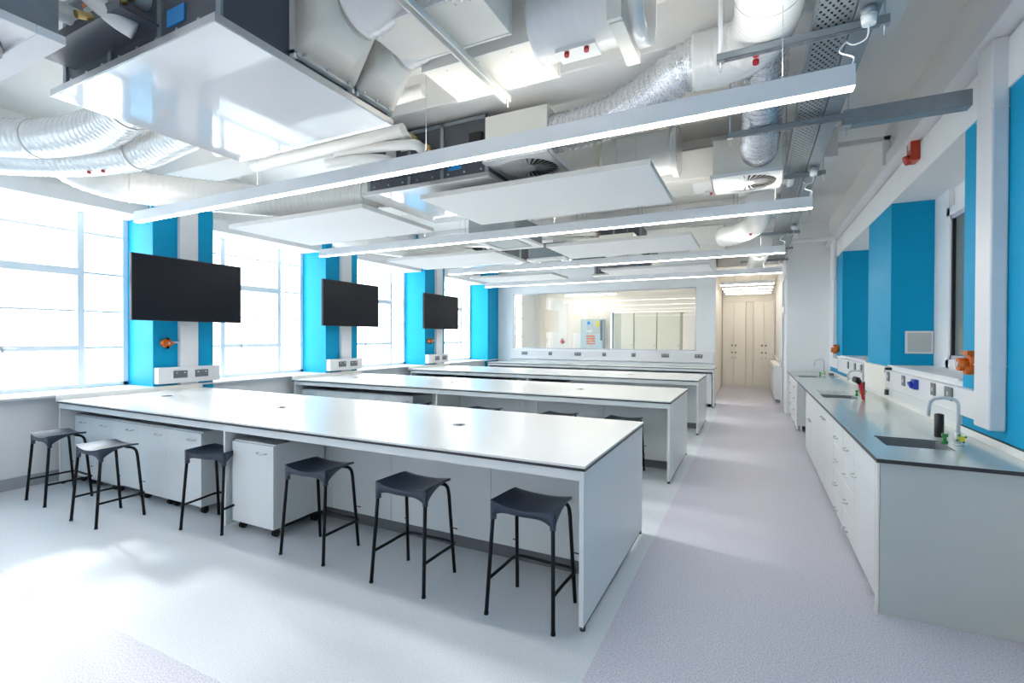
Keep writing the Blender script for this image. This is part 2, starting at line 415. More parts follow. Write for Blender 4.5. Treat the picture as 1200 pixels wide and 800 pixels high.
# ================================================================== STOOLS
def make_stool():
    o = thing('stool', (0,0,0), 'x', 'stool', 'black framed laboratory stools')
    w, d, Z = .20, .145, .645         # half width, half depth of seat; front at -y
    bm = bmesh.new(); NU, NV = 16, 12
    def top(u, v):
        return Z - .018*math.cos(u*PI/2)**1.0*(1-.2*v) + .006*abs(u)**4 - .010*(v > .6)*(v-.6)
    def xy(u, v):
        return (u*(w - .012*(v+1)/2), v*d + .012*(1-abs(u)**2)*(1 if v > 0 else -1)*abs(v))
    T = [[bm.verts.new((*xy(-1+2*i/NU, -1+2*j/NV), top(-1+2*i/NU, -1+2*j/NV))) for i in range(NU+1)] for j in range(NV+1)]
    B_ = [[bm.verts.new((T[j][i].co.x*.985, T[j][i].co.y*.98, T[j][i].co.z-.014)) for i in range(NU+1)] for j in range(NV+1)]
    for j in range(NV):
        for i in range(NU):
            f = bm.faces.new((T[j][i],T[j][i+1],T[j+1][i+1],T[j+1][i])); f.smooth = True
            f = bm.faces.new((B_[j][i],B_[j+1][i],B_[j+1][i+1],B_[j][i+1])); f.smooth = True
    # back lip
    for i in range(NU): bm.faces.new((T[NV][i],T[NV][i+1],B_[NV][i+1],B_[NV][i]))
    # front skirt with arch, and side skirts arching down to the front sleeves
    def skirt(line, drop, inn):
        prev = None
        for k, vt in enumerate(line):
            t = k/(len(line)-1); dz = drop(t)
            a = bm.verts.new(vt.co); b = bm.verts.new(vt.co + Vector((inn[0]*0, inn[1]*0, -dz)))
            c = bm.verts.new(b.co + Vector((inn[0], inn[1], .002))); e = bm.verts.new(a.co + Vector((inn[0], inn[1], -.004)))
            cur = (a, b, c, e)
            if prev:
                for q in range(3):
                    f = bm.faces.new((prev[q],cur[q],cur[q+1],prev[q+1])); f.smooth = (q == 0)
            else: bm.faces.new((a,b,c,e))
            prev = cur
        bm.faces.new(prev[::-1])
    skirt(T[0], lambda t: .034+.078*abs(2*t-1)**4, (0,.012))
    skirt([T[j][0] for j in range(NV+1)], lambda t: .016+.092*(1-t)**3.5, (.012,0))
    skirt([T[j][NU] for j in range(NV+1)], lambda t: .016+.092*(1-t)**3.5, (-.012,0))
    bmesh.ops.recalc_face_normals(bm, faces=bm.faces)
    me = bpy.data.meshes.new('seat'); bm.to_mesh(me); bm.free(); me.materials.append(M['seat'])
    s = bpy.data.objects.new('seat', me); COL.objects.link(s); s.parent = o
    r = .0115
    for sx in (-1, 1):
        MB().cyl((sx*(w-.014),-d+.014,Z-.105),(sx*(w-.014),-d+.014,Z-.02),.017,12).build('leg_sleeve', M['seat'], o)
        lg = MB().tube([(sx*(w-.014),-d+.014,Z-.03),(sx*(w+.008),-.175,0)],r,10).build('leg', M['frame'], o)
        MB().tube([(sx*(w+.0078),-.1747,.012),(sx*(w+.008),-.175,-.0)],r+.002,10).build('foot_cap', M['rubber'], lg)
        lg = MB().tube(smooth([(sx*(w-.09),d-.06,Z-.028),(sx*(w-.05),d-.05,Z-.030),(sx*(w-.034),d-.035,Z-.036),(sx*(w-.026),d-.014,Z-.062),(sx*(w-.022),d-.004,Z-.11)],5)+[(sx*(w-.005),.185,0)],r,10).build('leg', M['frame'], o)
        MB().cyl((sx*(w-.012),.178,.30),(sx*(w+.022),.178,.30),.004,6).build('stacking_peg', M['frame'], lg)
    zf = .20
    x = w+.002
    pts = smooth([(-x,-.165,zf),(-x,0,zf),(-x,.15,zf),(-x+.04,.19,zf),(0,.19,zf),(x-.04,.19,zf),(x,.15,zf),(x,0,zf),(x,-.165,zf)],5)
    MB().tube(pts,.0095,10).build('footrest', M['frame'], o)
    return o
st = make_stool()
sp = [(-6.07,2.27,-.03,'black stool farthest left, standing by the window wall'),
      (-5.035,2.215,.0,'black stool second from the left in the front row, in front of the cabinets'),
      (-4.03,2.56,.2,'black stool tucked into the gap between the front bench cabinets'),
      (-2.875,2.59,.03,'black stool beside the lone castor cabinet of the front bench'),
      (-1.995,2.57,.0,'black stool between the cabinet stool and the rightmost stool of the front bench'),
      (-1.15,2.585,-.03,'black stool nearest the camera, at the right end of the front bench'),
      (-4.35,5.62,.0,'black stool top seen under the second bench, left of its divider panel'),
      (-3.2,5.62,.02,'black stool top seen under the second bench, just right of its divider panel'),
      (-2.15,5.66,.0,'black stool top in the middle of the open half of the second bench'),
      (-1.36,5.70,.0,'black stool top under the second bench, nearest its right end'),
      (-4.1,8.62,.0,'black stool top seen under the third bench beside its divider')]
for i, (x, y, a, lb) in enumerate(sp):
    if i == 0: s_ = st
    else: s_ = copy_tree(st)
    s_.location = (x, y, 0); s_.rotation_euler = (0,0,a); s_['label'] = lb

# ================================================================== TVs, trunking on columns
def column_kit(i, ya, yb, tv, iso):
    nm = ['first','second','third'][i]
    yt = {0:(3.74,3.97),1:(6.51,6.75),2:(9.45,9.70)}[i]
    o = thing('cable_trunking', (-6.75,(ya+yb)/2,0), 'white vertical cable trunking with socket box on the %s blue pillar from the left' % nm, 'trunking','trunking on blue pillars')
    box(-6.75,-6.69,yt[0],yt[1],0,3.9).build('riser', M['trunk'], o, bev=.003)
    b = box(-6.75,-6.655,ya+.01,yb+.03,.985,1.19).build('socket_box', M['trunk'], o, bev=.004)
    for y in (yt[0]-.02, yt[1]+.02):
        s = box(-6.655,-6.643,y-.085,y+.085,1.05,1.145).build('socket', M['socket'], o, bev=.003)
        MB().box(-6.643,-6.638,y-.06,y-.04,1.11,1.125).box(-6.643,-6.638,y+.04,y+.06,1.11,1.125).build('switch', M['label'], s)
    y0, y1 = tv
    t = thing('television', (-6.45,(y0+y1)/2,1.775), 'black wall television on the %s blue pillar from the left' % nm, 'television','televisions on blue pillars')
    sc = box(-6.49,-6.45,y0,y1,1.775,2.56).build('screen', M['screen'], t, bev=.006)
    MB().box(-6.452,-6.446,y0,y1,1.775,1.787).box(-6.452,-6.446,y0,y1,2.548,2.56).box(-6.452,-6.446,y0,y0+.012,1.775,2.56).box(-6.452,-6.446,y1-.012,y1,1.775,2.56).build('bezel', M['black'], t)
    yc = (yt[0]+yt[1])/2
    MB().box(-6.53,-6.49,yc-.35,yc+.35,2.0,2.4).box(-6.69,-6.53,yc-.05,yc+.05,2.12,2.28).build('wall_bracket', M['black'], t)
    if iso:
        y = ya+.13
        q = thing('gas_isolator', (-6.75,y,1.5), 'orange knob isolator on the %s blue pillar from the left' % nm, 'isolator','orange isolators on pillars')
        MB().tube([(-6.75,y,1.5),(-6.67,y,1.5)],.055,18).build('body', M['orange'], q)
        k = MB().tube([(-6.67,y,1.5),(-6.64,y,1.5)],.035,14)
        for a in range(4): k.box(-6.70,-6.655,y-.075,y+.075,1.49,1.51) if a == 0 else k.box(-6.70,-6.655,y-.01,y+.01,1.43,1.57)
        k.build('knob', M['orange'], q)
        MB().tube([(-6.638,y,1.5),(-6.636,y,1.5)],.014,10).build('lock', M['steel'], q)
        MB().cyl((-6.71,y+.05,1.51),(-6.71,yt[0],1.51),.010,8).build('conduit', M['trunk'], q)
column_kit(0,3.45,4.21,(3.07,4.41),True)
column_kit(1,6.2,6.96,(5.86,7.20),False)
column_kit(2,9.08,9.87,(8.64,10.01),True)

# far wall dado trunking with sockets
o = thing('dado_trunking', (-3.6,12.6,1.0), 'long white dado trunking with grey sockets below the internal window', 'trunking')
box(-6.3,-.86,12.58,12.648,.98,1.235).build('trunking_body', M['trunk'], o, bev=.006)
for x, w in ((-5.86,.09),(-5.07,.05),(-4.27,.09),(-3.54,.05),(-2.77,.05),(-1.985,.09),(-1.2,.09)):
    s = box(x-w,x+w,12.566,12.58,1.10,1.19).build('socket', M['socket'], o, bev=.003)
    MB().box(x-w*.6,x-w*.3,12.562,12.566,1.155,1.17).box(x+w*.3,x+w*.6,12.562,12.566,1.155,1.17).build('switch', M['label'], s)

# ================================================================== RIGHT COUNTER
yc0, yc1 = 3.42, 11.55
sinks = [(.76,1.11,3.86,4.21),(.73,1.06,6.67,7.04),(.72,1.03,10.0,10.38)]
o = thing('worktop', (1.0,7.5,.88), 'long grey-green laboratory worktop with black edge along the blue right wall', 'worktop')
def top_strip(mb, z0, z1, x0, x1, ya, yb):
    y = ya
    for (a,b,c,d) in sinks:
        mb.box(x0,x1,y,c,z0,z1); mb.box(x0,a,c,d,z0,z1); mb.box(b,x1,c,d,z0,z1); y = d
    mb.box(x0,x1,y,yb,z0,z1)
mb = MB(); top_strip(mb,.897,.9,.635,1.375,yc0,yc1); mb.build('top_surface', M['gtop'], o)
mb = MB(); top_strip(mb,.875,.897,.633,1.375,yc0-.002,yc1); mb.build('black_edge', M['core'], o)
box(1.36,1.379,yc0-.1,yc1,.9,.95).build('upstand', M['edge'], o, bev=.002)
box(1.358,1.3785,yc0-.1,yc1,.9505,.955).build('upstand_seal', M['core'], o)
gmb = MB()
for k in range(6):
    gmb.box(.76+k*.055,.775+k*.055,7.10,7.62,.9,.902)
gmb.build('drainer_groove', M['core'], o)
sl = ['sink nearest the camera, sunk in the grey-green worktop','middle sink beside the drainer grooves of the grey-green worktop','farthest sink at the end of the grey-green worktop']
for (a,b,c,d), lb in zip(sinks, sl):
    s = thing('sink', ((a+b)/2,(c+d)/2,.7), 'dark grey square '+lb, 'sink','sinks in the right worktop')
    t = .012
    MB().box(a,b,c,d,.66,.675).box(a,a+t,c,d,.675,.893).box(b-t,b,c,d,.675,.893).box(a+t,b-t,c,c+t,.675,.893).box(a+t,b-t,d-t,d,.675,.893).build('bowl', M['bowl'], s)
    MB().tube([((a+b)/2,(c+d)/2,.675),((a+b)/2,(c+d)/2,.679)],.03,16).build('drain', M['steel'], s)
# base units: end panel + units
e = tag(MB().box(.655,1.375,3.44,3.465,.0,.873).build('end_panel', M['gpanel'], bev=.002), 'tall grey-green end panel closing the near end of the right counter', 'panel')
tag(MB().box(.640,.652,3.44,3.475,.0,.873).build('edge_trim', M['edge']), 'pale vertical edging beside the grey end panel of the right counter', 'trim')
def dhandle(y, z, parent, w=.05):
    MB().tube(smooth([(.66,y-w,z),(.635,y-w+.004,z),(.630,y,z),(.635,y+w-.004,z),(.66,y+w,z)],4),.0055,8).build('handle', M['steel'], parent)
def base_unit(y0, y1, kind, label):
    o = thing('base_unit', (1.0,(y0+y1)/2,0), label, 'cabinet','base units of the right counter')
    bd = MB().box(.685,1.36,y0+.002,y0+.02,.09,.87).box(.685,1.36,y1-.02,y1-.002,.09,.87).box(.685,1.36,y0+.02,y1-.02,.09,.11).box(1.34,1.36,y0+.02,y1-.02,.11,.87)
    bd.build('body', M['lam'], o)
    box(.72,.74,y0,y1,0,.09).build('plinth', M['lam'], o)
    if kind == 'drawers':
        for z0, z1, hz in ((.632,.845,.715),(.424,.628,.51),(.216,.42,.305),(.03,.212,.085)):
            d = box(.665,.684,y0+.003,y1-.003,z0,z1).build('drawer', M['lam'], o, bev=.002); dhandle((y0+y1)/2,hz,d)
    elif kind == 'sink':
        box(.665,.684,y0+.003,y1-.003,.69,.845).build('false_front', M['lam'], o, bev=.002)
        d = box(.665,.684,y0+.003,y1-.003,.03,.686).build('door', M['lam'], o, bev=.002); dhandle(y1-.1,.60,d)
    else:
        m = (y0+y1)/2
        for a, b, hy in ((y0,m,m-.08),(m,y1,m+.08)):
            d = box(.665,.684,a+.003,b-.003,.03,.845).build('door', M['lam'], o, bev=.002); dhandle(hy,.755 if kind == 'doors' else .53,d)
    return o
base_unit(3.62,4.32,'sink','white sink base unit with one door nearest the camera on the right')
base_unit(4.32,4.83,'drawers','white four-drawer unit nearer the camera under the right worktop')
base_unit(4.83,5.36,'drawers','white four-drawer unit second along the right counter, further from the camera')
base_unit(5.36,6.62,'doors','white two-door base unit past the drawer units on the right')
base_unit(6.62,8.04,'lowdoors','white two-door base unit beside the kneehole on the right')
base_unit(9.6,10.58,'drawers','white wide drawer unit past the kneehole on the right counter')
base_unit(10.58,11.55,'drawers','white wide drawer unit at the far end of the right counter')
tag(MB().box(.668,.684,3.47,3.615,.03,.873).build('filler_panel', M['lam'], bev=.002), 'narrow white filler panel between the grey end panel and sink unit', 'panel')
tag(MB().box(.80,.82,8.05,9.59,.0,.872).build('kneehole_panel', M['gpanel']), 'grey back panel inside the kneehole of the right counter', 'panel')

# taps
def tap(x, y, label, s=1, seg=True):
    o = thing('tap', (x,y,.9), label, 'tap','swan neck taps on the right worktop')
    MB().tube([(x,y,.9),(x,y,.915)],.028,16).build('base_flange', M['tap'], o)
    pts = [(x,y,.915),(x,y,1.16)] + [(x-.04+.04*math.cos(a),y,1.16+.04*math.sin(a)) for a in (PI*.15,PI*.3,PI*.45)] + [(x-.07,y,1.203),(x-.12,y,1.195)] + [(x-.14,y,1.175),(x-.147,y,1.15),(x-.15,y,1.08)]
    MB().tube(pts,.0105,12).build('neck', M['tap'], o)
    MB().tube([(x,y,.915),(x,y,.985)],.018,12).build('stem', M['tap'], o)
    k = MB().cyl((x,y-.02,.955),(x,y-.055,.955),.012,10); 
    for q in range(4):
        a = q*PI/2+.5; k.tube([(x,y-.055,.955),(x+.03*math.cos(a),y-.055,.955+.03*math.sin(a))],.007,8)
    kn = k.build('valve_knob', M['green'], o)
    MB().cyl((x,y-.060,.955),(x,y-.070,.955),.017,12).build('valve_disc', M['yellow'], kn)
    k = MB().cyl((x-.055,y+.04,.915),(x-.055,y+.04,.955),.010,10).box(x-.07,x-.04,y+.03,y+.05,.945,.965).cyl((x-.055,y+.04,.9),(x-.055,y+.04,.918),.018,10)
    k.build('side_valve', M['green'], o)
tap(1.175,4.06,'grey swan neck tap with green valves at the near sink')
tap(1.165,7.03,'grey swan neck tap at the middle sink beside the red spray')
tap(1.15,10.5,'grey swan neck tap at the farthest sink')
o = thing('canister', (1.16,4.36,.9), 'matt black cylindrical canister standing behind the near sink', 'canister')
MB().tube([(1.16,4.36,.9),(1.16,4.36,.905),(1.16,4.36,1.055),(1.16,4.36,1.06)],.027,20,rf=lambda i,p:(.025,.027,.027,.025)[i]).build('body', M['black'], o)
MB().tube([(1.16,4.36,1.06),(1.16,4.36,1.063)],.018,16).build('cap', M['rubber'], o)
o = thing('eyewash_spray', (1.08,6.62,.9), 'red and black handheld eyewash spray standing at the middle sink', 'spray')
MB().tube(smooth([(1.10,6.62,.9),(1.09,6.62,.98),(1.08,6.62,1.05),(1.07,6.62,1.09)],4),.02,12,rf=lambda i,p:.014+.010*min(1,i/8)).build('handle', M['red'], o)
MB().tube([(1.07,6.62,1.08),(1.045,6.62,1.12),(1.01,6.60,1.13)],.03,14,rf=lambda i,p:(.024,.034,.032)[i]).build('spray_head', M['black'], o)
MB().tube([(1.108,6.635,.9),(1.108,6.635,1.10)],.009,8).build('hose', M['black'], o)
o = thing('soap_dish', (1.3,10.9,.9), 'small dark grey outlet block at the back of the far worktop end', 'outlet')
box(1.27,1.34,10.8,10.95,.9,.935,).build('body', M['socket'], o, bev=.004)
# right dado trunking
o = thing('dado_trunking', (1.33,5.2,1.05), 'white dado trunking with sockets below the nearest right window recess', 'trunking','dado trunking along the right wall')
box(1.315,1.379,4.03,6.72,1.045,1.235).build('trunking_body', M['trunk'], o, bev=.005)
MB().box(1.3135,1.3155,4.55,4.553,1.045,1.235).box(1.313,1.316,4.2,6.72,1.062,1.065).box(1.313,1.316,4.2,6.72,1.215,1.218).build('seam', M['edge'], o)
box(1.35,1.379,4.67,6.72,.952,1.045).build('lower_cover', M['lam'], o, bev=.003)
for y, w in ((4.72,.075),(5.07,.045),(5.95,.045),(6.55,.045)):
    s = box(1.302,1.315,y-w,y+w,1.125,1.225).build('socket', M['socket'], o, bev=.003)
    box(1.298,1.302,y-.02,y+.005,1.16,1.19).build('switch', M['label'], s)
s = box(1.28,1.315,5.48,5.58,1.13,1.22).build('blue_socket', M['sblue'], o, bev=.004); s['label'] = 'blue industrial socket cover'
MB().tube([(1.28,5.53,1.175),(1.255,5.53,1.165)],.03,14).build('socket_cap', M['sblue'], s)
# trunking riser nearest
o = thing('cable_trunking', (1.33,4.08,1.0), 'tall white trunking riser on the nearest blue pier of the right wall', 'trunking','risers on the right wall')
box(1.29,1.376,3.97,4.20,1.02,3.42).build('riser', M['trunk'], o, bev=.012)
for z in (1.415,2.99): MB().box(1.288,1.378,3.968,4.202,z,z+.004).build('joint', M['edge'], o)
o = thing('cable_trunking', (1.33,11.0,1.0), 'far white trunking riser beside the end wall of the right counter', 'trunking','risers on the right wall')
box(1.315,1.376,10.75,11.2,1.05,3.42).build('riser', M['trunk'], o, bev=.006)
box(1.315,1.376,10.2,10.75,1.05,1.235).build('lower_arm', M['trunk'], o, bev=.006)
o = thing('dado_trunking', (1.33,9.0,1.05), 'white dado trunking with sockets below the far right window recess', 'trunking','dado trunking along the right wall')
box(1.315,1.379,8.02,10.15,1.02,1.25).build('trunking_body', M['trunk'], o, bev=.005)
box(1.30,1.379,8.1,8.75,.96,1.02).build('lower_cover', M['edge'], o)
for y in (9.07,8.5,8.05):
    s = box(1.302,1.315,y-.045,y+.045,1.12,1.23).build('socket', M['socket'], o, bev=.003)
o = thing('cover_panel', (1.35,7.4,.96), 'plain cream cover panel on the wall between the two right recesses', 'panel')
box(1.335,1.378,6.8,8.0,.952,1.27).build('board', M['cream'], o, bev=.003)
for z in (1.2,.955): box(1.32,1.378,6.73,6.78,z,z+.06).build('end_cap', M['core'], o)
# isolators on right
def isolator(y, z, label, s=1.0):
    o = thing('gas_isolator', (1.375,y,z), label, 'isolator','orange isolators on pillars')
    x = 1.376
    MB().tube([(x,y,z),(x-.07*s,y,z)],.06*s,20).box(x-.09*s,x-.01,y-.07*s,y+.03*s,z+.045*s,z+.075*s).build('body', M['orange'], o)
    MB().tube([(x-.06*s,y,z-.02),(x-.12*s,y,z-.02)],.045*s,16).tube([(x-.03,y-.02,z-.055*s),(x-.09*s,y-.02,z-.055*s)],.035*s,14).build('knob', M['orange'], o)
    MB().cyl((x-.12*s,y,z-.02),(x-.125*s,y,z-.02),.02*s,12).build('lock', M['steel'], o)
    return o
o = isolator(4.36,1.43,'large orange rotary isolator on the nearest right blue pier beside the trunking')
MB().cyl((1.345,4.33,1.44),(1.345,4.19,1.44),.013,10).build('conduit', M['trunk'], o)
isolator(10.5,1.40,'small orange rotary isolator on the far right blue pier')
# fire alarm sounder
o = thing('alarm_sounder', (1.36,5.8,3.3), 'red wall alarm sounder high on the right bulkhead', 'alarm')
box(1.295,1.365,5.70,5.86,3.24,3.44).build('housing', M['sirenred'], o, bev=.012)
box(1.288,1.2945,5.72,5.77,3.35,3.43).build('info_label', M['label'], o)
MB().tube([(1.305,5.78,3.275),(1.265,5.78,3.26)],.045,14).build('beacon', M['sirenred'], o)
# access panel in recess side
o = thing('access_panel', (1.65,6.79,1.5), 'square white access panel on the dark blue recess side', 'panel')
MB().box(1.505,1.75,6.78,6.795,1.42,1.67).build('frame', M['trunk'], o, bev=.003)
MB().box(1.525,1.73,6.772,6.78,1.44,1.65).build('hatch', M['gpanel'], o, bev=.002)
# white window lining in recess
for y, y2 in ((6.381,6.795),(9.751,10.145)):
    struct(MB().box(1.755,1.799,y,y2,1.291,3.099).build('trim_%d' % (3 if y < 7 else 4), M['upvc'], bev=.003))

# ================================================================== CEILING SERVICES
# linear lights
lt = [(-.9,-5.77,1.0,'added out of view behind the viewpoint for extra light'),(2.8,-5.77,.42,'nearest the camera'),(5.2,-5.77,.47,'second from the camera'),(7.75,-5.2,.38,'third from the camera'),(10.06,-5.72,.45,'farthest from the camera')]  # first entry is an unseen lamp added to brighten the near end
for y, a, b, nm in lt:
    o = thing('linear_light', ((a+b)/2,y,2.77), 'long white suspended linear light, '+nm, 'light','suspended linear lights')
    MB().box(a,b,y-.03,y-.026,2.776,2.878).box(a,b,y+.026,y+.03,2.776,2.878).box(a,a+.004,y-.026,y+.026,2.776,2.878).box(b-.004,b,y-.026,y+.026,2.776,2.878).box(a+.004,b-.004,y-.026,y+.026,2.80,2.84).build('light_body', M['upvc'], o)
    box(a+.004,b-.004,y-.0255,y+.0255,2.770,2.799).build('diffuser', M['led'], o)
    box(a+.02,b-.02,y-.024,y+.024,2.841,2.847).build('uplight_lens', M['ledup'], o)
    for x in (a+.25, a+1.9, (a+b)/2+.6, b-.3):
        MB().cyl((x,y,2.872),(x,y,ZC-.01),.0018,5).cyl((x,y,2.872),(x,y,2.90),.006,8).build('suspension_wire', M['steel'], o)
    MB().tube(smooth([(b-.02,y,2.872),(b+.0,y+.02,2.93),(b-.06,y,2.96),(b-.03,y+.03,3.02)],5),.004,6).build('power_cord', M['upvc'], o)
# rafts
def raft(x0,x1,y0,y1,label,z=2.85):
    o = thing('acoustic_raft', ((x0+x1)/2,(y0+y1)/2,z), label, 'ceiling panel','suspended white ceiling rafts')
    box(x0,x1,y0,y1,z,z+.012).build('board', M['raft'], o)
    box(x0-.003,x1+.003,y0-.003,y1+.003,z+.004,z+.045).build('edge_frame', M['raftedge'], o)
    for x in (x0+.3,x1-.3):
        for y in (y0+.2,y1-.2): MB().cyl((x,y,z+.04),(x,y,3.55),.002,5).build('suspension_wire', M['steel'], o)
raft(-5.5,-3.45,3.62,4.80,'white suspended ceiling raft between the first two blue pillars')
raft(-2.75,-.69,3.64,4.75,'white suspended ceiling raft right of the second fan coil unit')
raft(-5.5,-3.45,6.35,7.45,'white suspended ceiling raft in the second row by the window side')
raft(-2.62,-.70,6.33,7.42,'white suspended ceiling raft in the second row behind the round diffusers')
raft(-5.5,-3.6,9.0,10.1-.2,'white suspended ceiling raft in the last row by the window side')
raft(-2.6,-.70,9.0,9.85,'white suspended ceiling raft in the last row on the aisle side')
# fan coil units with glossy bottom panels
def fcu(x0,x1,y0,y1,label,z=2.95,full=True):
    o = thing('fan_coil_unit', ((x0+x1)/2,(y0+y1)/2,z), label, 'air unit','dark fan coil units')
    box(x0,x1,y0,y1,z,z+.035).build('drip_panel', M['gloss'], o, bev=.002)
    MB().box(x0-.004,x1+.004,y0-.004,y0,z+.004,z+.04).box(x1,x1+.004,y0,y1,z+.004,z+.04).build('panel_trim', M['steel'], o)
    h = z+.55
    box(x0+.03,x1-.03,y0+.05,y1-.02,z+.035,h).build('casing', M['dark'], o, bev=.003)
    # removable front panel seams + screws
    fr = MB()
    for x in (x0+.03, x0+.52, x1-.52, x1-.06): fr.box(x,x+.035,y0+.04,y0+.052,z+.04,h)
    fr.box(x0+.03,x1-.03,y0+.04,y0+.052,h-.03,h)
    fr.build('casing_frame', M['metal'], o)
    sc = MB()
    for k in range(8): sc.cyl((x0+.12+k*.17,y0+.05,z+.09),(x0+.12+k*.17,y0+.04,z+.09),.009,8)
    sc.build('screw', M['steel'], o)
    # drip tray and pipes on the front
    MB().poly([(x0+.15,y0+.05),(x0+1.0,y0+.05),(x0+1.0,y0-.12),(x0+.15,y0-.12)],z+.14,z+.15).box(x0+.15,x0+1.0,y0-.125,y0-.12,z+.14,z+.19).build('condensate_tray', M['dark'], o)
    p = MB()
    for k, (zz, ln) in enumerate(((.30,-.55),(.42,-.75),(.22,-.35))):
        xx = x1-.62-k*.16
        p.tube(smooth([(xx,y0+.06,z+zz),(xx,y0-.10,z+zz),(xx-.06,y0-.18,z+zz+.02),(xx+ln,y0-.2,z+zz+.06),(xx+ln-.35,y0-.22,z+zz+.07)],5),.045,14)
    p.build('lagged_pipe', M['lag'], o)
    for k in range(2):
        xx = x1-.60-k*.16
        v = MB(); v.cyl((xx,y0-.02,z+.30+k*.12),(xx,y0-.09,z+.30+k*.12),.048,14).cyl((xx,y0-.06,z+.30+k*.12),(xx,y0-.06,z+.22+k*.12),.012,8)
        v.build('valve', M['brass'], o)
    MB().box(x1-.44,x1-.30,y0+.042,y0+.049,z+.12,z+.20).build('sticker', M['sticker'], o)
    MB().box(x0+.26,x0+.38,y0+.042,y0+.049,z+.34,z+.46).box(x0+.44,x0+.54,y0+.042,y0+.049,z+.38,z+.5).build('data_label', M['label'], o)
    MB().box(x0+.26,x0+.38,y0+.038,y0+.042,z+.45,z+.475).build('label_header', M['olabel'], o)
    MB().box(x1-.20,x1-.08,y0+.01,y0+.05,z+.28,z+.40).cyl((x1-.14,y0+.01,z+.26),(x1-.14,y0-.03,z+.26),.02,10).build('control_box', M['black'], o)
    for x in (x0+.1,x1-.1):
        for y in (y0+.1,y1-.1): MB().cyl((x,y,h),(x,y,ZC-.005),.006,6).build('threaded_rod', M['steel'], o)
    return o
fcu(-3.60,-2.10,1.32,2.48,'dark fan coil unit with big glossy white panel nearest the camera')
fcu(-3.43,-2.02,3.60,4.82,'dark fan coil unit with glossy panel above the second ceiling bay')
fcu(-5.1,-3.75,7.9,8.7,'small dark fan coil unit in the rear ceiling bay, window side',full=False)
fcu(-3.0,-1.7,8.35,8.9,'small dark fan coil unit in the rear ceiling bay, aisle side',full=False)
fcu(-3.2,-1.9,10.4,11.2,'small dark fan coil unit near the internal window wall',full=False)

o = thing('lagged_pipe', (-2.9,1.24,3.2), 'white lagged pipe with brass valve slanting across the front of the nearest fan coil unit', 'pipe')
MB().tube(smooth([(-3.25,1.12,3.62),(-3.05,1.17,3.38),(-2.90,1.20,3.24),(-2.73,1.23,3.10),(-2.69,1.30,3.06)],5),.042,14).build('pipe', M['lag'], o)
MB().cyl((-2.79,1.17,3.08),(-2.79,1.11,3.06),.018,10).build('valve', M['brass'], o)
# transition pieces on FCU1 (+x side) to spiral ducts
def square_to_round(mb, x, y0, y1, z0, z1, c, r, dirx=1, n=24):
    ring0 = []; ring1 = []
    yc, zc = (y0+y1)/2, (z0+z1)/2
    for k in range(n):
        a = 2*PI*k/n; cy, sz = math.cos(a), math.sin(a)
        m = max(abs(cy), abs(sz))
        ring0.append(Vector((x, yc+cy/m*(y1-y0)/2, zc+sz/m*(z1-z0)/2)))
        ring1.append(Vector((c[0], c[1]+cy*r, c[2]+sz*r)))
    mb.loft([ring0, ring1])
for (y0,y1,lb,cx) in ((1.72,2.13,'left',-1.86),(2.15,2.47,'right',-1.88)):
    o = thing('duct_transition', (-2.0,(y0+y1)/2,3.2), 'cream tapered duct hood, %s of the two beside the nearest fan coil unit' % lb, 'duct','tapered hoods on the nearest fan coil unit')
    mb = MB(); r = .15 if lb == 'left' else .12
    square_to_round(mb,-2.09,y0,y1,3.035,3.45,(cx,(y0+y1)/2,3.30),r); mb.build('hood', M['cream'], o)
    MB().box(-2.13,-2.09,y0,y1,3.025,3.045).box(-2.13,-2.09,y0,y0+.015,3.0,3.46).box(-2.13,-2.09,y1-.015,y1,3.0,3.46).build('flange', M['edge'], o)
    sc = MB()
    for k in range(3): sc.cyl((-2.088,y0+.05+k*(y1-y0-.1)/2,3.035),(-2.075,y0+.05+k*(y1-y0-.1)/2,3.035),.009,6)
    sc.build('clip', M['steel'], o)
    mb = MB()
    ys = (y0+y1)/2
    mb.tube(smooth([(cx,ys,3.30),(cx+.16,ys,3.34),(cx+.30,ys+.01,3.45),(cx+.36,ys+.02,3.62),(cx+.37,ys+.02,3.80)],10),r,24,rf=lambda i,p:r*(1.03 if i%3==0 else 1.0))
    mb.build('elbow', M['duct'], o)
# helper for ribbed ducts
def ribbed(name, pts, r, m, label, cat='duct', group='white spiral ducts', pitch=.055, amp=.03, seg=28, n=10, extra=None):
    o = thing(name, tuple(pts[0]), label, cat, group)
    P = smooth(pts, n)
    L = 0
    for a, b in zip(P, P[1:]): L += (b-a).length
    mb = MB(); st_ = pitch/3
    Q = [P[0]]; 
    acc = 0
    for a, b in zip(P, P[1:]):
        d = (b-a).length
        k = max(1, int(d/st_))
        for q in range(1, k+1): Q.append(a.lerp(b, q/k))
    mb.tube(Q, r, seg, rf=lambda i,p: r*(1+(amp if i % 3 == 0 else 0)))
    mb.build('duct_skin', m, o)
    return o
def band(o, p, t, r, w=.03, m='duct'):
    t = Vector(t).normalized(); p = Vector(p)
    MB().tube([p-t*w/2, p+t*w/2], r, 28).build('collar', M[m], o)
def plugs(o, pts, r=.014):
    for p in pts:
        MB().tube([Vector(p), Vector(p)+Vector((0,-.004,-.022))], r, 10).build('red_plug', M['red'], o)
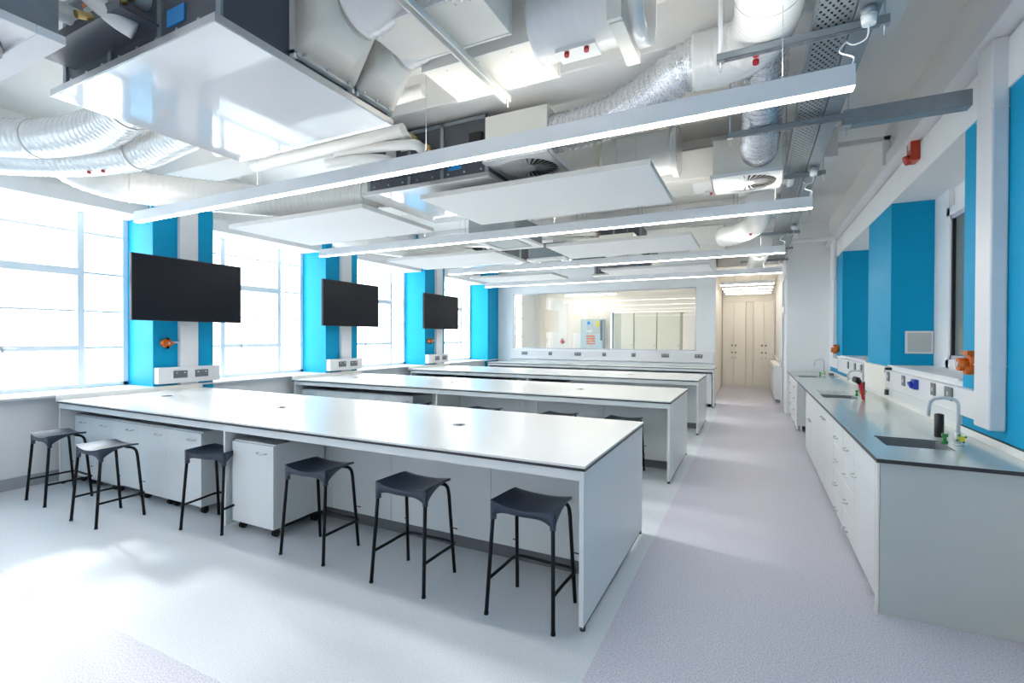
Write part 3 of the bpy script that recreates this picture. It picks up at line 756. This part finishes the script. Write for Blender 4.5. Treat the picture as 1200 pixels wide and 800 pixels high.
# left ducts
o = ribbed('spiral_duct', [(-6.8,1.15,3.42),(-6.2,1.55,3.32),(-5.5,1.92,3.27),(-4.8,2.05,3.27),(-4.2,2.0,3.3),(-3.62,1.85,3.3)], .155, M['duct'], 'white spiral duct nearest the camera on the window side, feeding the near fan coil unit')
band(o,(-5.5,1.92,3.27),(1,.35,0),.162); band(o,(-4.2,2.0,3.3),(1,-.2,0),.162)
o = ribbed('spiral_duct', [(-6.8,1.75,3.30),(-6.2,1.9,3.2),(-5.5,2.2,3.17),(-4.8,2.35,3.17),(-4.2,2.33,3.2),(-3.62,2.28,3.2)], .13, M['duct'], 'white spiral duct behind the nearest one on the window side')
band(o,(-4.8,2.35,3.17),(1,0,0),.137); plugs(o,[(-5.15,2.24,3.05),(-5.3,2.2,3.05)])
o = ribbed('spiral_duct', [(-5.85,2.1,3.45),(-6.0,2.35,3.25),(-5.9,2.8,3.17),(-5.5,3.4,3.17),(-4.9,3.95,3.17),(-4.2,4.2,3.2),(-3.45,4.25,3.22)], .17, M['duct'], 'white spiral duct curving from the window side to the second fan coil unit')
band(o,(-5.9,2.8,3.17),(.4,.9,0),.177); band(o,(-3.9,4.23,3.21),(1,0,0),.18); plugs(o,[(-4.7,4.0,2.99),(-4.6,4.03,2.99)])
o = ribbed('spiral_duct', [(-6.5,6.2,3.3),(-5.9,6.6,3.2),(-5.4,7.2,3.15),(-5.0,7.7,3.15),(-4.8,7.9,3.15)], .16, M['duct'], 'white spiral duct seen beyond the second raft by the windows')
# plasterboard / attenuator boxes
def cbox(x0,x1,y0,y1,z0,z1,label):
    o = thing('attenuator_box', ((x0+x1)/2,(y0+y1)/2,z0), label, 'duct box','cream duct boxes')
    box(x0,x1,y0,y1,z0,z1).build('casing', M['cream'], o, bev=.004)
    for ya in (y0-.004,y1-.012): MB().box(x0-.006,x1+.006,ya,ya+.016,z0-.004,z1).build('end_frame', M['edge'], o)
    s = MB()
    for a in (.2,.5,.8): s.cyl((x0+(x1-x0)*a,y0+.05,z0),(x0+(x1-x0)*a,y0+.05,z0-.004),.005,6)
    s.build('rivet', M['steel'], o)
cbox(-1.85,-1.17,1.95,2.32,3.20,3.55,'cream rectangular duct box nearest the camera overhead')
cbox(-1.82,-1.09,2.42,2.83,3.20,3.55,'cream rectangular duct box just behind the nearest one')
cbox(-1.02,-.45,8.5,9.4,3.1,3.4,'cream rectangular duct box above the third linear light')
cbox(-1.6,-.2,5.55,6.2,3.3,3.6,'cream rectangular duct box above the second row of rafts')
o = thing('strut_channel', (-1.46,2.3,3.15), 'pale steel strut channel under the cream duct boxes', 'strut')
MB().box(-1.485,-1.475,1.5,2.86,3.13,3.165).box(-1.445,-1.435,1.5,2.86,3.13,3.165).box(-1.485,-1.435,1.5,2.86,3.163,3.168).build('channel', M['edge'], o)
MB().cyl((-1.46,1.6,3.16),(-1.46,1.6,ZC),.006,6).cyl((-1.46,2.86,3.1),(-1.46,2.86,ZC-.005),.006,6).build('threaded_rod', M['steel'], o)
# big round duct with flange (first row)
def round_duct(y, z, r, xa, xb, label):
    o = ribbed('round_duct', [(xa,y,z),((xa*2+xb)/3,y,z),((xa+xb*2)/3,y,z),(xb,y,z)], r, M['duct'], label, pitch=.05, amp=.012)
    band(o,(xb-.02,y,z),(1,0,0),r*1.18,.06); 
    MB().box(xa+.45,xa+.52,y-r*1.02,y+r*1.02,z-r*1.15,z-r*.9).box(xa+.45,xa+.52,y-r*1.15,y-r*.98,z-r*1.15,z+.3).build('hanger_strap', M['cream'], o)
    MB().tube([(xb-.015,y,z),(xb+.012,y,z)],r*.98,24).build('duct_mouth', M['steel'], o)
    MB().box(xa+.12,xa+.34,y-.06,y+.06,z-r-.012,z-r+.01).build('inspection_hatch', M['duct'], o)
    plugs(o,[(xa+.18,y-.04,z-r-.012),(xa+.29,y-.04,z-r-.012)])
round_duct(2.52,3.33,.20,-1.09,-.50,'large white round duct with flange and two red plugs, nearest overhead')
round_duct(5.15,3.48,.22,-1.95,-.70,'large white round duct with red plugs behind the first round diffuser')
round_duct(5.9,3.42,.20,-.62,.35,'large white round duct crossing behind the second round diffuser')
# foil flex above at top edge
ribbed('foil_duct', [(-1.75,1.62,3.32),(-1.5,1.82,3.30),(-1.2,1.98,3.30),(-.95,1.95,3.38),(-.8,1.8,3.5)], .10, M['foil'], 'silver flexible duct at the top edge above the cream boxes', group='silver flexible ducts', pitch=.03, amp=.06)
# diffusers
def diffuser(cx, cy, z, label, w=.30, ph=.32, back=.28):
    o = thing('swirl_diffuser', (cx,cy,z), label, 'air diffuser','round swirl diffusers')
    pb = box(cx-back,cx+back,cy-back,cy+back,z+.03,z+.03+ph).build('plenum_box', M['cream'], o, bev=.003)
    # plate with a round opening: ring of quads
    mb = MB(); n = 48; r = w*.84
    outer, inner = [], []
    for k in range(n):
        a = 2*PI*k/n; c, s = math.cos(a), math.sin(a); m = max(abs(c),abs(s))
        outer.append((cx+c/m*w, cy+s/m*w)); inner.append((cx+c*r, cy+s*r))
    for zz in (z, z+.012):
        vo = [mb.bm.verts.new((*p,zz)) for p in outer]; vi = [mb.bm.verts.new((*p,zz)) for p in inner]
        for k in range(n): mb.bm.faces.new((vo[k],vo[(k+1)%n],vi[(k+1)%n],vi[k]))
    mb.box(cx-w,cx+w,cy-w,cy-w+.008,z,z+.03).box(cx-w,cx+w,cy+w-.008,cy+w,z,z+.03).box(cx-w,cx-w+.008,cy-w,cy+w,z,z+.03).box(cx+w-.008,cx+w,cy-w,cy+w,z,z+.03)
    mb.build('face_plate', M['raft'], o)
    MB().tube([(cx,cy,z+.024),(cx,cy,z+.029)], r*.99, 32).build('slot_void', M['black'], o)
    mb = MB(); nb = 28
    for k in range(nb):
        a = 2*PI*k/nb; t = .5
        ca, sa = math.cos(a), math.sin(a); ta = (-sa, ca)
        def P(rad, off, zz): return (cx+ca*rad+ta[0]*off, cy+sa*rad+ta[1]*off, zz)
        wi, wo = .006, .0185
        v = [mb.bm.verts.new(q) for q in (P(.06,-wi,z+.001),P(r,-wo,z+.001),P(r,wo,z+.019),P(.06,wi,z+.019))]
        mb.bm.faces.new(v)
    mb.tube([(cx,cy,z+.0),(cx,cy,z+.02)],.062,24)
    mb.build('swirl_blade', M['raft'], o)
    return o
d1 = diffuser(-1.76,3.86,3.05,'square swirl diffuser with foil duct, above the nearest linear light',ph=.36)
d2 = diffuser(-.07,5.16,3.06,'square swirl diffuser with plenum box near the cable tray')
diffuser(-2.0,8.05,2.98,'small swirl diffuser in the rear ceiling, nearer the camera of the two',ph=.25)
diffuser(-2.05,10.75,2.98,'small swirl diffuser in the rear ceiling, the farther of the two',ph=.25)
# foil duct from plenum 1 to the white elbow
o = ribbed('foil_duct', [(-1.47,3.74,3.26),(-1.30,3.72,3.25),(-1.0,3.68,3.27),(-.68,3.58,3.34),(-.44,3.46,3.40),(-.36,3.44,3.41)], .135, M['foil'], 'silver flexible duct snaking from the nearest swirl diffuser', group='silver flexible ducts', pitch=.045, amp=.14)
band(o,(-.38,3.44,3.41),(1,0,0),.155,.05,'foil')
# white elbow duct: from above/near camera to the left
o = ribbed('spiral_duct', [(.065,1.2,3.42),(.065,2.0,3.42),(.065,2.75,3.42),(.055,3.12,3.42),(-.03,3.36,3.415),(-.2,3.44,3.41),(-.37,3.44,3.41)], .175, M['duct'], 'white spiral duct running overhead beside the cable tray and bending left', pitch=.035, amp=.012)
for y in (1.7,2.4,2.85): band(o,(.065,y,3.42),(0,1,0),.181,.006,'steel')
plugs(o,[(0,3.15,3.235),(0,3.24,3.235)],.018)
# foil duct into plenum 2
o = ribbed('foil_duct', [(.06,3.66,3.62),(.06,3.9,3.55),(.05,4.2,3.42),(.04,4.5,3.30),(.03,4.7,3.26),(.03,4.88,3.26)], .135, M['foil'], 'silver flexible duct entering the plenum box near the cable tray', group='silver flexible ducts', pitch=.045, amp=.12)
o = ribbed('spiral_duct', [(.05,6.4,3.2),(.05,7.0,3.2),(.0,7.6,3.18),(-.2,8.0,3.15),(-.45,8.2,3.15)], .15, M['duct'], 'white spiral duct bending left behind the second swirl diffuser')
plugs(o,[(-.05,7.5,3.03)],.02)
ribbed('foil_duct', [(-1.05,8.9,3.25),(-1.25,8.7,3.24),(-1.45,8.35,3.2),(-1.7,8.15,3.15)], .10, M['foil'], 'silver flexible duct in the rear ceiling joining the small diffuser', group='silver flexible ducts', pitch=.04, amp=.06)
ribbed('spiral_duct', [(.1,9.2,3.2),(.08,10.2,3.2),(.05,11.2,3.2),(.0,12.4,3.2)], .16, M['duct'], 'white spiral duct running down the aisle toward the corridor')
# cassettes
def cassette(cx, cy, hx, hy, z, label, rnd=False):
    o = thing('ceiling_cassette', (cx,cy,z), label, 'air unit','white ceiling cassettes')
    mb = MB()
    b = .10
    mb.box(cx-hx,cx+hx,cy-hy,cy-hy+b,z,z+.04).box(cx-hx,cx+hx,cy+hy-b,cy+hy,z,z+.04).box(cx-hx,cx-hx+b,cy-hy+b,cy+hy-b,z,z+.04).box(cx+hx-b,cx+hx,cy-hy+b,cy+hy-b,z,z+.04)
    mb.build('fascia', M['raft'], o, bev=.004)
    box(cx-hx+.02,cx+hx-.02,cy-hy+.02,cy+hy-.02,z+.04,z+.28).build('casing', M['metal'], o)
    if rnd:
        box(cx-hx+b,cx+hx-b,cy-hy+b,cy+hy-b,z+.02,z+.03).build('inner_plate', M['raft'], o)
        MB().tube([(cx,cy,z-.002),(cx,cy,z+.02)],hx*.80,40).build('outlet_ring', M['plinth'], o)
        MB().tube([(cx,cy,z-.03),(cx,cy,z-.002)],hx*.76,40,rf=lambda i,p:(hx*.68,hx*.76)[i]).build('round_cover', M['raft'], o)
    else:
        box(cx-hx+b+.035,cx+hx-b-.035,cy-hy+b+.035,cy+hy-b-.035,z+.005,z+.03).build('intake_grille', M['gpanel'], o)
        box(cx-hx+b,cx+hx-b,cy-hy+b,cy+hy-b,z+.032,z+.036).build('outlet_slot', M['plinth'], o)
cassette(-3.24,.64,.44,.44,2.9,'white square cassette with round cover at the top left corner',rnd=True)
cassette(-3.05,5.95,.36,.46,2.87,'white four-way cassette behind the second linear light')
cassette(-3.1,7.85,.33,.42,2.87,'white four-way cassette behind the third linear light')
# cable tray
o = thing('cable_tray', (.38,5.5,3.25), 'long perforated galvanised cable tray running above the aisle', 'cable tray')
t = MB()
v = [t.bm.verts.new(p) for p in ((.275,-1,3.25),(.445,-1,3.25),(.445,12.4,3.25),(.275,12.4,3.25))]; t.bm.faces.new(v)
t.build('tray_bed', M['tray'], o)
MB().box(.27,.274,-1,12.4,3.25,3.31).box(.445,.449,-1,12.4,3.25,3.31).box(.27,.449,-1,12.4,3.31,3.314).build('tray_sides_shade_lid', M['metal'], o)  # tray sides, plus a lid added to shut out light so the holes look black
for k in range(5): MB().cyl((.30+k*.03,-1,3.272),(.30+k*.03,12.4,3.272),.014,8).build('cable', M['rubber'], o)
tag(MB().box(.455,.56,-1,12.4,3.24,3.33).build('cable_trunking', M['metal'], bev=.002), 'galvanised steel cable trunking running beside the perforated tray', 'trunking')
# unistruts
def strut(y, a, b, label, z=3.195):
    o = thing('support_strut', ((a+b)/2,y,z), label, 'strut','slotted steel struts under the cable tray')
    MB().box(a,b,y-.02,y+.02,z,z+.002).box(a,b,y-.02,y-.017,z,z+.04).box(a,b,y+.017,y+.02,z,z+.04).build('channel', M['metal'], o)
    n = int((b-a)/.075); s = MB()
    for k in range(n): s.box(a+.03+k*.075,a+.06+k*.075,y-.006,y+.006,z-.0015,z)
    s.box(a+.02,b-.02,y-.004,y+.004,z-.0003,z+.001)
    s.build('slot', M['plinth'], o)
    for x in (a+.02,b-.02):
        MB().cyl((x,y,z-.06),(x,y,ZC),.005,8).box(x-.02,x+.02,y-.02,y+.02,z-.006,z-.002).build('threaded_rod', M['steel'], o)
strut(3.09,-.205,.61,'slotted steel strut nearest the camera under the tray')
strut(4.30,-.203,.63,'slotted steel strut meeting the boxed cable trunking to the wall')
for y, lb in ((5.65,'third slotted steel strut along the tray'),(7.05,'fourth slotted steel strut along the tray'),(8.6,'fifth slotted steel strut along the tray'),(10.1,'sixth slotted steel strut along the tray'),(11.5,'last slotted steel strut along the tray before the corridor')):
    strut(y,(.26 if y < 6 else -.27),.62,lb)
o = thing('cable_trunking', (.9,4.35,3.2), 'galvanised steel trunking branch crossing from the tray to the right bulkhead', 'trunking')
box(.58,1.30,4.29,4.39,3.15,3.26).build('trunking_body', M['metal'], o, bev=.002)
MB().box(.57,.63,4.285,4.395,3.145,3.15).cyl((.60,4.34,3.09),(.60,4.34,3.15),.008,8).build('joint_bracket', M['steel'], o)
# white steel hanger posts for ducts
for x, y, lb in ((-.185,3.09,'left of the overhead spiral duct'),(-.14,3.95,'behind the bending spiral duct')):
    tag(MB().tube([(x,y,3.24),(x,y,ZC)],.013,10).build('hanger_post', M['upvc']), 'white round hanger post '+lb, 'hanger')
# junction boxes for lights
for y, lb in ((2.98,'nearest'),(5.5,'second'),(8.1,'third')):
    o = thing('junction_box', (.505,y,3.2), 'white round junction box on the steel trunking beside the %s linear light' % lb, 'junction box','round junction boxes on the tray')
    MB().tube([(.505,y,3.235),(.505,y,3.20)],.035,18).build('metal_collar', M['metal'], o)
    MB().tube([(.505,y,3.20),(.505,y,3.155)],.034,18,rf=lambda i,p:(.036,.030)[i]).build('cap', M['upvc'], o)
    MB().tube(smooth([(.505,y,3.16),(.50,y+.02,3.10),(.45,y+.04,3.09),(.42,y+.06,3.12)],5),.004,6).build('cord', M['upvc'], o)
# conduits on upper right wall
o = thing('conduit_run', (1.0,6.5,3.7), 'white rectangular trunking loop on the ceiling above the red alarm', 'trunking')
MB().box(.60,1.30,6.45,6.55,3.70,3.76).box(1.22,1.30,6.45,6.55,3.44,3.76).build('trunking_body', M['ceil'], o, bev=.01)
o = thing('conduit_pipe', (1.1,9,3.2), 'white pipe with rounded end crossing to the bulkhead at the far counter end', 'pipe')
MB().tube(smooth([(.6,10.2,3.35),(1.1,10.2,3.35),(1.22,10.2,3.33),(1.25,10.2,3.25),(1.25,10.2,2.6)],6),.04,14).build('pipe', M['upvc'], o)
# white rectangular pipework around second FCU
for k, (pa, pb, lb) in enumerate((((-4.6,2.9,3.35),(-2.2,2.95,3.42),'upper'),((-4.4,3.15,3.25),(-2.6,3.2,3.3),'lower'))):
    tag(MB().tube([pa,pb],.05,14).build('lagged_pipe', M['lag']), 'white lagged pipe above the nearest linear light, %s of two' % lb, 'pipe', 'lagged pipes')
tag(box(-3.0,-1.4,5.3,5.5,3.2,3.42).build('rectangular_duct', M['duct'], bev=.004), 'white flat rectangular duct above the second fan coil unit', 'duct')

# ================================================================== BACK ROOM AND CORRIDOR
def tall_cup(x0, x1, y, h, m, label, group, n=1, hx='r'):
    o = thing('tall_cupboard', ((x0+x1)/2,y+.3,0), label, 'cupboard', group)
    box(x0,x1,y+.02,y+.6,0,h).build('body', m, o)
    mid = (x0+x1)/2
    prs = ((x0+.01,mid-.006,1),(mid+.006,x1-.01,-1)) if n == 2 else ((x0+.01,x1-.01,1),)
    for a, b, s in prs:
        d = box(a,b,y,y+.02,.1,h-.02).build('door', m, o, bev=.003)
        hxx = b-.05 if s == 1 else a+.05
        MB().tube([(hxx,y,1.35),(hxx,y-.01,1.35)],.028,12).tube([(hxx,y,1.12),(hxx,y-.012,1.12)],.026,12).box(hxx-.01,hxx+.01,y-.005,y,.93,.97).build('handle', M['socket'] if m is M['cup'] else M['gpanel'], d)
    return o
tall_cup(-1.62+.68,-.24,17.5,2.78,M['cup'],'cream tall double-door cupboard at the corridor end, left of the two','cream cupboards at the corridor end',2)
tall_cup(-.02,.59,17.5,2.78,M['cup'],'cream tall double-door cupboard at the corridor end, right of the two','cream cupboards at the corridor end',2)
tag(box(-.235,-.025,17.6,18.1,0,2.78).build('cupboard_filler', M['cup']), 'narrow cream filler post between the two corridor cupboards', 'panel')
tag(box(-.94,.60,17.55,18.1,2.785,3.34).build('cupboard_fascia', M['cup']), 'cream fascia board above the corridor cupboards', 'panel')
for i, (a, b) in enumerate(((-4.15,-3.50),(-3.48,-2.78),(-2.76,-2.06))):
    tall_cup(a,b,15.9,2.40,M['cupy'],'pale wood cupboard seen through the internal window, %s of three' % ('left','middle','right')[i],'pale cupboards behind the internal window')
tag(box(-4.20,-4.155,15.86,15.9,0,2.42).build('cupboard_trim', M['plinth']), 'dark vertical trim at the left of the pale cupboards behind the glass', 'trim')
o = thing('open_shelf', (-1.98,16.1,0), 'pale open shelf unit beside the pale cupboards behind the glass', 'shelf')
MB().box(-2.05,-2.03,15.95,16.3,0,2.4).box(-1.92,-1.905,15.95,16.3,0,2.4).build('side_panel', M['cupy'], o)
for z in (.4,.9,1.4,1.9,2.38): box(-2.03,-1.92,15.96,16.3,z,z+.02).build('shelf', M['cupy'], o)
o = thing('notice_board', (-4.7,15.7,1.7), 'grey-green cabinet with notices on the back room wall behind the glass', 'cabinet')
box(-5.15,-4.40,15.45,15.745,1.0,2.2).build('body', M['poster'], o, bev=.005)
MB().box(-4.62,-4.52,15.44,15.449,1.95,2.12).build('yellow_notice', M['yellow'], o)
MB().box(-4.92,-4.82,15.44,15.449,2.02,2.12).build('blue_notice', M['sticker'], o)
MB().box(-4.48,-4.42,15.43,15.449,1.5,2.16).build('dark_handle', M['plinth'], o)
m_ = MB()
for k in range(4): m_.box(-4.95,-4.65,15.44,15.449,1.62-k*.08,1.66-k*.08)
m_.build('printed_lines', M['olabel'], o)
MB().box(-4.95,-4.75,15.44,15.449,1.78,1.84).build('white_notice', M['label'], o)
o = thing('gas_isolator', (-5.9,15.74,1.5), 'small brown isolator on the back room wall behind the glass', 'isolator','orange isolators on pillars')
MB().tube([(-5.9,15.75,1.45),(-5.9,15.68,1.45)],.06,14).build('knob', M['sirenred'], o)
box(-5.93,-5.87,15.72,15.75,1.38,1.56).build('plate', M['orange'], o)
for y, a, b, lb in ((14.1,-5.2,-1.6,'near one behind the internal window'),(15.2,-5.6,-3.9,'short one behind the internal window'),(13.9,-.8,.45,'nearest in the corridor row with extra bars added for brightness'),(14.9,-.8,.45,'second in the corridor row with extra bars added for brightness'),(15.8,-.8,.45,'third in the corridor row with extra bars added for brightness'),(16.7,-.8,.45,'farthest in the corridor row with extra bars added for brightness')):  # corridor row holds extra bars, added to brighten the cupboards there
    o = thing('linear_light', ((a+b)/2,y,2.95), 'warm linear light, '+lb, 'light','warm lights beyond the far wall')
    box(a,b,y-.04,y+.04,2.98,3.06).build('light_body', M['upvc'], o)
    box(a,b,y-.04,y+.04,2.955,2.98).build('diffuser', M['ledwarm'], o)
    for x in (a+.3,b-.3): MB().cyl((x,y,3.06),(x,y,3.35),.003,5).build('suspension_wire', M['steel'], o)
struct(MB().box(-6.95,-6.9,14.55,14.6,.95,3.1).box(-7.0,-6.9,12.9,14.6,2.2,2.25).box(-7.0,-6.9,12.9,14.6,1.6,1.64).box(-7.0,-6.9,12.9,14.6,2.7,2.73).box(-6.97,-6.93,13.7,13.75,.95,3.1).build('window_9', M['upvc']))
# low units along the corridor
o = thing('corridor_unit', (.5,15,0), 'low white cupboard run along the right side of the corridor', 'cabinet')
box(.47,.599,13.6,17.3,.08,.88).build('body', M['lam'], o, bev=.004)
for k in range(5):
    d = box(.455,.47,13.62+k*.735,14.33+k*.735,.1,.86).build('door', M['lam'], o, bev=.003)
    MB().cyl((.445,13.8+k*.735,.78),(.445,14.1+k*.735,.78),.008,8).build('handle', M['steel'], d)
box(.45,.599,13.58,17.32,.88,.91).build('top', M['edge'], o, bev=.002)
o = thing('push_rail', (.5,13.2,1), 'thin steel handrail by the corridor door', 'rail')
MB().tube(smooth([(.58,13.1,1.02),(.50,13.2,1.08),(.46,13.7,1.16),(.46,14.6,1.16)],5),.012,8).build('rail', M['steel'], o)
# outside
tag(box(-31.5,-30,9.3,10.6,-6,8.4).build('brick_pier', M['brick']), 'pale red brick pier of a building outside the left window', 'pier')
